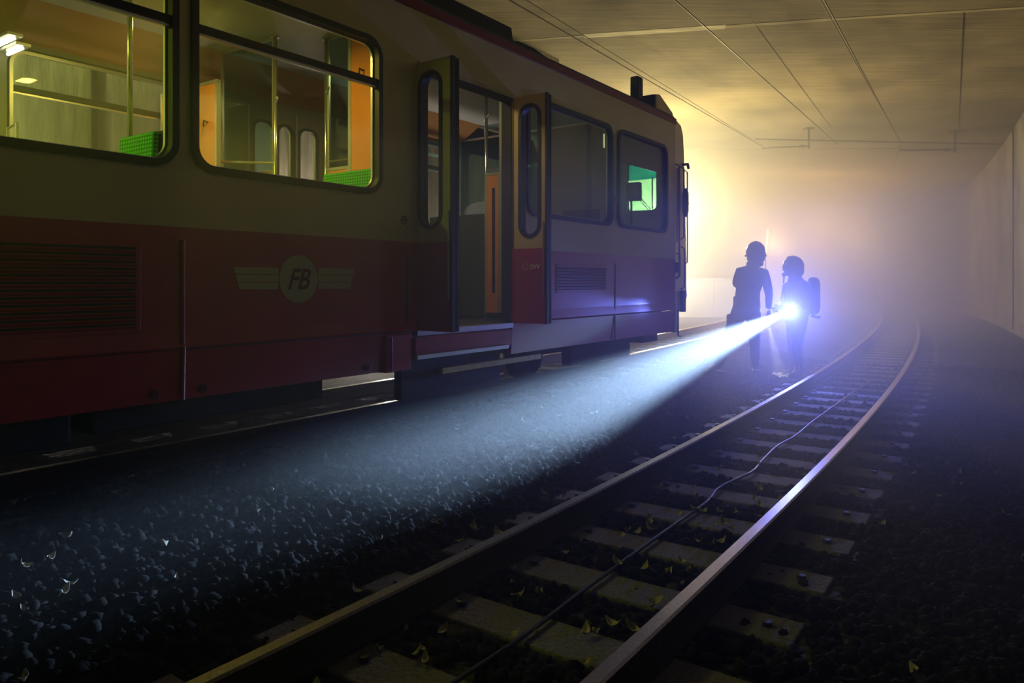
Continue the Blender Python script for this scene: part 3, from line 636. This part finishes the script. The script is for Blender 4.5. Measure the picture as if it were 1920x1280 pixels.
MB().prism([(9.3, 2.2 + K), (9.3, 2.555 + K), (9.42, 2.575 + K), (9.87, 2.40 + K), (9.90, 2.26 + K), (10.0, 2.10 + K), (10.02, 1.86 + K), (9.5, 1.9 + K)], .18, 2.22, axis='y').build('destination_box', M['cream'], car, bevel=.01)
MB().box(9.27, 9.30, .20, 2.2, 2.2 + K, 2.55 + K).build('box_back', M['dark'], car)
slant('quarter_window', [(9.63, .55 + K), (9.78, .55 + K), (9.78, 1.57 + K), (9.63, 1.57 + K)], M['tintblack'], th=-.008)
def cheek_pt(t, h, off=-.05): return (t, max(0, t - 9.5) * .155 + off, h + K)
for ta, h0, h1 in ((9.56, .05, 1.62), (9.60, .05, .40), (10.03, .25, 1.60), (9.86, -.1, .5), (9.83, .6, 1.62)):
    MB().tube([cheek_pt(ta, h0, 0), cheek_pt(ta, h0 + .03), cheek_pt(ta, h1 - .03), cheek_pt(ta, h1, 0)], .010, 8).build('grab_rail', M['black'], car)
mi = MB().tube([cheek_pt(9.9, .92, -.055), cheek_pt(9.9, 1.0, -.055), cheek_pt(9.9, 1.25, -.055), cheek_pt(9.9, 1.32, -.055)], [.02, .045, .045, .02], 12).build('wing_mirror', M['black'], car)
MB().tube([cheek_pt(9.9, 1.12, -.055), cheek_pt(10.03, 1.12, -.06), cheek_pt(10.13, 1.12, -.02)], .02, 8).build('mirror_arm', M['black'], mi)
MB().tube([cheek_pt(9.9, 1.66, -.02), cheek_pt(10.02, 1.68, -.06), cheek_pt(10.06, 1.62, -.06)], .02, 8).build('mirror_bracket', M['black'], mi)
MB().box(9.52, 9.60, -.02, .03, .13 + K, .27 + K).build('hinge', M['dark'], car); MB().box(9.80, 9.90, .0, .05, -.42 + K, -.12 + K).build('coupling_hose', M['dark'], car)
MB().tube([(9.62, .0, -.38 + K), (9.62, .0, -.74 + K), (9.72, .0, -.76 + K)], .012, 8).build('step_bracket', M['dark'], car)
# roof equipment
rb = MB().prism([(3.0, 2.3 + K), (6.22, 2.3 + K), (6.16, 2.50 + K), (6.14, 2.60 + K), (3.0, 2.60 + K)], .35, 2.05, axis='y').build('roof_box', M['black'], car, bevel=.01)
MB().box(4.9, 5.1, .38, .5, 2.6 + K, 2.66 + K).build('yellow_label', M['yellow'], rb)
for i, (dy, hh, te) in enumerate(((0, 2.46, 7.05), (.06, 2.48, 6.85), (.12, 2.44, 6.8), (.18, 2.46, 7.1))):
    MB().tube([(6.18, .42 + dy, 2.42 + K), (6.35, .42 + dy, hh + .05 + K), (6.6, .40 + dy, hh + .04 + K), (te - .12, .38 + dy, hh + K - .02), (te, .36 + dy, 2.33 + K), (te, .36 + dy, 2.2 + K)], .022, 8).build('roof_hose', M['black'], car, smooth=True)
MB().box(6.2, 6.75, .36, .66, 2.28 + K, 2.42 + K).build('hose_cover', M['black'], car, bevel=.03)
MB().box(8.86, 9.02, .24, .36, 2.42 + K, 2.72 + K).build('roof_horn', M['black'], car, bevel=.02); MB().box(8.9, 8.98, .26, .34, 2.22 + K, 2.43 + K).build('horn_foot', M['black'], car)
# underframe and bogies
for a, b, y0, y1, z0, z1 in ((-2.6, .4, .25, 2.1, .20, .62), (.5, 1.9, .3, 2.1, .17, .62), (2.0, 3.65, .3, 2.1, .20, .62), (-3, 9.5, .6, 1.8, .5, .62)):
    MB().box(a, b, y0, y1, z0, z1).build('underfloor_box', M['under'], car, bevel=.02)
for tc_ in (7.55,):
    bg = MB().box(tc_ - 1.05, tc_ + .95, .42, .52, .26, .44).box(tc_ - 1.05, tc_ + .95, 1.88, 1.98, .26, .44).box(tc_ - .2, tc_ + .2, .42, 1.98, .25, .42).box(tc_ - .4, tc_ + 1.1, .25, .38, .115, .34).build('bogie', M['under'], car, bevel=.015)
    for dt in (-.75, .75):
        MB().tube([(tc_ + dt, .62, .31), (tc_ + dt, 1.78, .31)], .06, 10).build('axle', M['under'], bg)
        for y in (.65, 1.71):
            MB().tube([(tc_ + dt, y - .06, .31), (tc_ + dt, y + .045, .31)], .305, 32).tube([(tc_ + dt, y + .03 * (1 if y < 1 else -1), .31), (tc_ + dt, y + .055 * (1 if y < 1 else -1), .31)], .325, 32).build('wheel', M['under'], bg)
MB().box(8.9, 9.4, .2, 2.2, .26, .40).build('bumper_beam', M['under'], car, bevel=.02)

# ------------------------------------------------------------------ people
def skin_body(name, nodes, edges, m, parent, root=0, sub=2):
    me = bpy.data.meshes.new(name); me.from_pydata([n[:3] for n in nodes], edges, [])
    o = link(name, me, m, parent); md = o.modifiers.new('skin', 'SKIN'); md.use_smooth_shade = True
    if not me.skin_vertices:
        bpy.context.view_layer.update()
    for i, n in enumerate(nodes):
        r = n[3]; ry = n[4] if len(n) > 4 else r
        me.skin_vertices[0].data[i].radius = (r, ry); me.skin_vertices[0].data[i].use_root = (i == root)
    sb = o.modifiers.new('sub', 'SUBSURF'); sb.levels = sb.render_levels = sub
    dg = bpy.context.evaluated_depsgraph_get(); me2 = bpy.data.meshes.new_from_object(o.evaluated_get(dg))
    o.modifiers.clear(); o.data = me2; me2.name = name; me2.materials.clear(); me2.materials.append(m)
    for p in me2.polygons: p.use_smooth = True
    return o
def ellipsoid(mb, c, rad, zmin=-1.0, nu=20, nv=12, warp=None):
    b = len(mb.v); rows = []
    for j in range(nv + 1):
        ph = PI / 2 - PI * j / nv; z = math.sin(ph)
        z = max(z, zmin); rr = math.cos(ph) if z > zmin else math.sqrt(max(0, 1 - zmin * zmin))
        for i in range(nu):
            a = 2 * PI * i / nu; mb.v.append((c[0] + rad[0] * rr * math.cos(a), c[1] + rad[1] * rr * math.sin(a), c[2] + rad[2] * z))
        if z <= zmin and zmin > -1: rows.append(j); break
        rows.append(j)
    n = len(rows)
    for j in range(n - 1):
        for i in range(nu): i2 = (i + 1) % nu; mb.f.append((b + j * nu + i, b + j * nu + i2, b + (j + 1) * nu + i2, b + (j + 1) * nu + i))
    mb.f.append([b + (n - 1) * nu + i for i in range(nu)]); return mb
def glove(parent, wrist, palm_dir, side_dir, curl=0.9, name='glove', size=1.0):
    """palm with four unequal curled fingers and a thumb from the side of the palm"""
    d = Vector(palm_dir).normalized(); sdv = (Vector(side_dir) - d * Vector(side_dir).dot(d)).normalized(); nrm = d.cross(sdv)
    w = Vector(wrist); k = size
    nodes = [(*w, .030 * k, .026 * k), (*(w + d * .045 * k), .036 * k, .024 * k), (*(w + d * .085 * k), .040 * k, .022 * k)]; edges = [(0, 1), (1, 2)]
    o = skin_body(name, nodes, edges, M['gear'], parent, 0, 2)
    for i, (off, ln) in enumerate(((.030, .075), (.010, .085), (-.010, .078), (-.029, .060))):
        p = w + d * .088 * k + sdv * off * k; a = 0.15; pts = [p - d * .02 * k]; dd = d
        for j, seg in enumerate((.42, .32, .26)):
            a += curl * (.6 if j == 0 else .8); dd = d * math.cos(a) + nrm * math.sin(a)
            pts.append(p.copy()); p = p + dd * ln * seg * k
        pts.append(p)
        MB().tube(pts, [.012 * k, .012 * k, .011 * k, .010 * k, .007 * k], 8).build('finger', M['gear'], o, smooth=True)
    p = w + d * .03 * k + sdv * .030 * k; t1 = p + (sdv * .8 + d * .6 + nrm * .3) * .035 * k; t2 = t1 + (d * .8 + nrm * .7 + sdv * .1) * .032 * k
    MB().tube([p, t1, t2, t2 + (d * .5 + nrm * .8) * .015 * k], [.015 * k, .013 * k, .012 * k, .008 * k], 8).build('thumb', M['gear'], o, smooth=True)
    return o
def boot(parent, ankle, toe_dir, band=None):
    a = Vector(ankle); d = Vector(toe_dir).normalized()
    nodes = [(a.x, a.y, a.z + .22, .068), (a.x, a.y, a.z + .05, .058), (a.x - d.x * .03, a.y - d.y * .03, .055, .055, .05), (a.x + d.x * .10, a.y + d.y * .10, .05, .050, .045), (a.x + d.x * .19, a.y + d.y * .19, .042, .045, .036)]
    o = skin_body('boot', nodes, [(0, 1), (1, 2), (1, 3), (3, 4)], M['boot'], parent, 1, 1)
    sd = Vector((-d.y, d.x, 0)); MB().obox((a.x + d.x * .07, a.y + d.y * .07, .012), d * .16, sd * .048, (0, 0, .012)).build('sole', M['black'], o, bevel=.01)
    return o
def head_gear(parent, c, f, mask=False):
    """helmet, face and neck guard; f = facing direction"""
    f = Vector(f).normalized(); s = Vector((-f.y, f.x, 0)); c = Vector(c)
    def loc(a, b, z): return c + f * a + s * b + Vector((0, 0, z))
    def orient(o):
        pass
    fa = MB(); ellipsoid(fa, (0, 0, 0), (.098, .076, .118)); R = Matrix(((f.x, s.x, 0, c.x), (f.y, s.y, 0, c.y), (0, 0, 1, c.z), (0, 0, 0, 1)))
    ellipsoid(fa, (.090, 0, -.062), (.028, .035, .020)); fa.prism([(.088, -.03), (.122, -.028), (.094, .022)], -.014, .014, axis='y')    # chin/mouth area and nose
    ellipsoid(fa, (.0, .078, -.01), (.02, .012, .032)); ellipsoid(fa, (.0, -.078, -.01), (.02, .012, .032))
    fo = fa.build('face', M['skin'], parent, smooth=True); fo.data.transform(R)
    ey = MB(); ellipsoid(ey, (.088, .032, .012), (.012, .014, .009)); ellipsoid(ey, (.088, -.032, .012), (.012, .014, .009)); eo = ey.build('eyes', M['black'], fo); eo.data.transform(R)
    ha = MB(); ellipsoid(ha, (-.012, 0, .02), (.100, .082, .110), -.6); ho = ha.build('hair', M['hair'], parent, smooth=True); ho.data.transform(R)
    he = MB(); ellipsoid(he, (-.01, 0, .04), (.168, .140, .168), -.18, 24, 18)
    he.prism([(-.15, .12), (-.10, .185), (0, .212), (.08, .195), (.13, .13), (.10, .12), (0, .16), (-.10, .12)], -.012, .012, axis='y')
    ellipsoid(he, (-.045, 0, -.02), (.132, .132, .13), -.75); 
    he.ring((.0, 0, -.005), .145, .014, 'z')
    h = he.build('helmet', M['helmet'], parent, smooth=True); h.data.transform(R)
    vi = MB()
    pts = [(.165 * math.cos(a), .130 * math.sin(a)) for a in np.linspace(-1.1, 1.1, 12)]
    b = len(vi.v)
    for z in (.045, -.03):
        for x, y in pts: vi.v.append((x - (.01 if z < 0 else 0), y, z))
    for i in range(11): vi.f.append((b + i, b + i + 1, b + 12 + i + 1, b + 12 + i))
    v_ = vi.build('visor', M['visor'], h); v_.data.transform(R)
    if mask:
        mk = MB(); ellipsoid(mk, (.085, 0, -.045), (.052, .055, .062)); mk.tube([(.11, 0, -.075), (.165, 0, -.095)], [.036, .030], 12); mm = mk.build('breathing_mask', M['black'], parent, smooth=True); mm.data.transform(R)
        MB().tube([loc(.14, 0, -.10), loc(.12, -.06, -.22), loc(.02, -.13, -.28), loc(-.14, -.12, -.25)], .014, 8).build('air_hose', M['black'], mm)

# --- firefighter with the breathing pack, facing left
P2 = empty('person', (4.39, 11.5, -0.160))
tag(P2, 'person in dark turnout gear, helmet and breathing pack, holding the bright torch', 'person', 'firefighters on the ballast')
n2 = [(.05, 0, .97, .155, .17), (.04, 0, 1.16, .15, .165), (.05, 0, 1.36, .155, .185), (.04, 0, 1.49, .11, .14), (.02, 0, 1.57, .085), (.0, 0, 1.67, .075), (-.0, 0, 1.75, .06),
      (.06, -.20, 1.42, .085), (.09, -.32, 1.16, .066), (.0, -.345, 1.085, .045),
      (.06, .20, 1.42, .085), (.02, .30, 1.15, .066), (-.14, .14, 1.06, .045),
      (.05, -.10, .86, .125), (-.01, -.12, .50, .092), (.05, -.12, .12, .066),
      (.06, .10, .86, .125), (.06, .12, .50, .092), (.09, .14, .12, .066)]
n2 = [tuple(n[:3]) + tuple(r * (1.15 if k not in (4, 5, 6, 9, 12) else 1) for r in n[3:]) for k, n in enumerate(n2)]
e2 = [(0, 1), (1, 2), (2, 3), (3, 4), (4, 5), (5, 6), (2, 7), (7, 8), (8, 9), (2, 10), (10, 11), (11, 12), (0, 13), (13, 14), (14, 15), (0, 16), (16, 17), (17, 18)]
skin_body('body', n2, e2, M['gear'], P2)
head_gear(P2, (-.005, 0, 1.685), (-1, -.12, 0), mask=True)
boot(P2, (.05, -.12, .06), (-1, -.15, 0)); boot(P2, (.09, .14, .06), (-1, .1, 0))
MB().tube([(-.045, -.20, .20), (-.03, -.205, .10), (-.03, -.20, .06)], .011, 6).tube([(.02, -.195, .22), (.02, -.195, .04)], .009, 6).tube([(-.085, -.19, .62), (-.09, -.20, .54)], .005, 6).build('red_stripe', M['redband'], P2)
MB().tube([(-.085, -.19, .60), (-.10, -.19, .48), (-.085, -.18, .34), (-.05, -.18, .22)], .006, 6).build('reflective_piping', M['silver'], P2)
sk = MB(); sk.ring((.045, 0, .985), .185, .018, 'z'); sk.build('jacket_hem', M['gear'], P2, smooth=True)
pk = MB().box(.19, .24, -.14, .14, .98, 1.50).build('breathing_pack', M['black'], P2, bevel=.03)
cyl = MB(); cyl.tube([(.32, 0, .98), (.32, 0, 1.0), (.32, 0, 1.06), (.32, 0, 1.46), (.32, 0, 1.53), (.32, 0, 1.555)], [.04, .075, .098, .098, .075, .04], 20).build('air_cylinder', M['dark'], pk, smooth=True)
MB().tube([(.32, 0, 1.0), (.32, 0, .93)], .022, 8).tube([(.27, -.02, .955), (.385, -.05, .93)], .018, 8).tube([(.37, -.045, .945), (.39, -.05, .92)], .028, 10).build('cylinder_valve', M['black'], pk)
for sy in (-.12, .12): MB().tube([(.19, sy, 1.45), (.05, sy, 1.56), (-.11, sy * .9, 1.42), (-.14, sy, 1.2), (.0, sy * 1.4, 1.04), (.19, sy, 1.02)], .016, 6).build('strap', M['black'], pk)
MB().tube([(-.16, -.08, 1.25), (-.19, -.08, 1.24)], .014, 8).build('jacket_clip', M['black'], P2)
tl = TORCH - Vector(P2.location)
wr_ = Vector((.0, -.345, 1.085)); glove(P2, wr_, (tl - wr_) + Vector((0, 0, .01)), (0, 0, 1), 1.0)
glove(P2, (-.14, .14, 1.06), (-1, -.4, -.1), (0, 0, 1), .7)

# --- the other firefighter, seen from behind, legs apart
P1 = empty('person', (3.49, 10.70, 0.02))
tag(P1, 'person in dark turnout gear and helmet standing legs apart, without a breathing pack', 'person', 'firefighters on the ballast')
n1 = [(-.07, 0, .97, .175, .15), (-.05, 0, 1.16, .16, .14), (-.01, 0, 1.37, .185, .15), (.02, 0, 1.52, .14, .11), (.05, 0, 1.60, .095), (.055, .01, 1.70, .075), (.055, .01, 1.77, .06),
      (-.185, 0, 1.44, .085), (-.215, .04, 1.26, .072), (-.09, .22, 1.27, .048),
      (.185, 0, 1.42, .085), (.245, -.01, 1.13, .062), (.235, -.03, .90, .044),
      (-.19, 0, .85, .125), (-.37, -.04, .48, .090), (-.50, -.10, .12, .066),
      (.02, 0, .86, .120), (.03, -.02, .48, .088), (.05, .0, .12, .066)]
skin_body('body', n1, e2, M['gear'], P1)
head_gear(P1, (.055, .01, 1.69), (.25, 1, 0))
boot(P1, (-.50, -.10, .06), (-.6, .8, 0)); boot(P1, (.05, 0, .06), (.3, 1, 0))
MB().ring((.04, 0, 1.565), .085, .038, 'z').build('jacket_collar', M['gear'], P1, smooth=True)
MB().box(-.36, -.27, -.09, .07, .66, .84).build('trouser_pocket', M['gear'], P1, bevel=.03)
MB().box(-.26, -.18, -.12, .08, .96, 1.10).build('jacket_pocket', M['gear'], P1, bevel=.03)
glove(P1, (.235, -.03, .90), (-.12, -.05, -1), (0, 1, 0), .8); glove(P1, (-.09, .22, 1.27), (.6, .5, .2), (0, 0, 1), .7)
def torch(pos, d, L, r, label, lens):
    pos = Vector(pos); d = Vector(d).normalized(); e = empty('torch', tuple(pos)); tag(e, label, 'torch')
    MB().tube([-d * L * .6, d * L * .35], r * .6, 14).build('barrel', M['black'], e, smooth=True)
    MB().tube([d * L * .30, d * L * .5, d * L * .72], [r * .62, r, r], 18, caps=False).build('lamp_head', M['black'], e, smooth=True)
    MB().tube([d * L * .66, d * L * .67], r * .93, 18).build('lens', lens, e)
torch(TORCH, TDIR, .2, .036, 'bright hand torch held by the person with the breathing pack', M['lens'])
torch(TORCH2, T2DIR, .10, .016, 'small torch lighting the boots, in the hand of the person without a pack', M['tube'])

# upright orange light tube on a thin stand, in the smoke behind the people
ls = empty('light_stand', (6.20, 18.0, .085)); tag(ls, 'upright glowing orange light tube standing in the smoke behind the firefighters', 'lamp')
zb = CAMZ + .72 - .085
MB().tube([(.005, 0, zb), (.06, 0, zb + .56)], .016, 10).build('light_tube', M['strip'], ls)
MB().tube([(0, 0, .35), (0, 0, zb)], .012, 6).build('pole', M['dark'], ls)
for a in (0, 2.1, 4.2): MB().tube([(0, 0, .4), (.3 * math.cos(a), .3 * math.sin(a), 0.0)], .009, 6).build('leg', M['dark'], ls)

# ------------------------------------------------------------------ smoke and haze
def smoke(name, x0, x1, y0, y1, z0, z1, dens, label, col=(.95, .95, .95), g_=0.45):
    m = bpy.data.materials.new('haze'); m.use_nodes = True; n = m.node_tree.nodes; L = m.node_tree.links; n.clear()
    out = n.new('ShaderNodeOutputMaterial'); v = n.new('ShaderNodeVolumeScatter'); v.inputs['Density'].default_value = dens; v.inputs['Anisotropy'].default_value = g_; v.inputs['Color'].default_value = (*col, 1)
    L.new(v.outputs[0], out.inputs['Volume'])
    o = MB().box(x0, x1, y0, y1, z0, z1).build(name, m); tag(o, label, 'smoke', kind='stuff'); return o
smoke('haze', -13.5, 41, -5.5, 61, -.35, 5.745, .005, 'thin haze hanging through the whole tunnel')
smoke('smoke', -2.4, 6.3, 4.4, 12.45, -.32, 2.25, .052, 'dense low smoke around the torch beam beside the railcar')
smoke('smoke', -3.6, 6.4, 2.4, 12.46, -.322, 2.35, .034, 'thinning low smoke drifting over the ballast at the near end of the beam')
me_ = smoke('smoke', -2.9, 2.6, .08, 2.33, K - .38, K + 2.06, .13, 'thin greenish smoke inside the lit saloon of the railcar')
me_.location = car.location; me_.rotation_euler = car.rotation_euler
smoke('smoke', -13.2, 40, 12.5, 60, -.34, 5.74, .022, 'smoke filling the tunnel beyond the firefighters')
smoke('smoke', -13.1, 39, 16.5, 59, -.33, 5.735, .07, 'dense smoke hiding the far end of the tunnel')
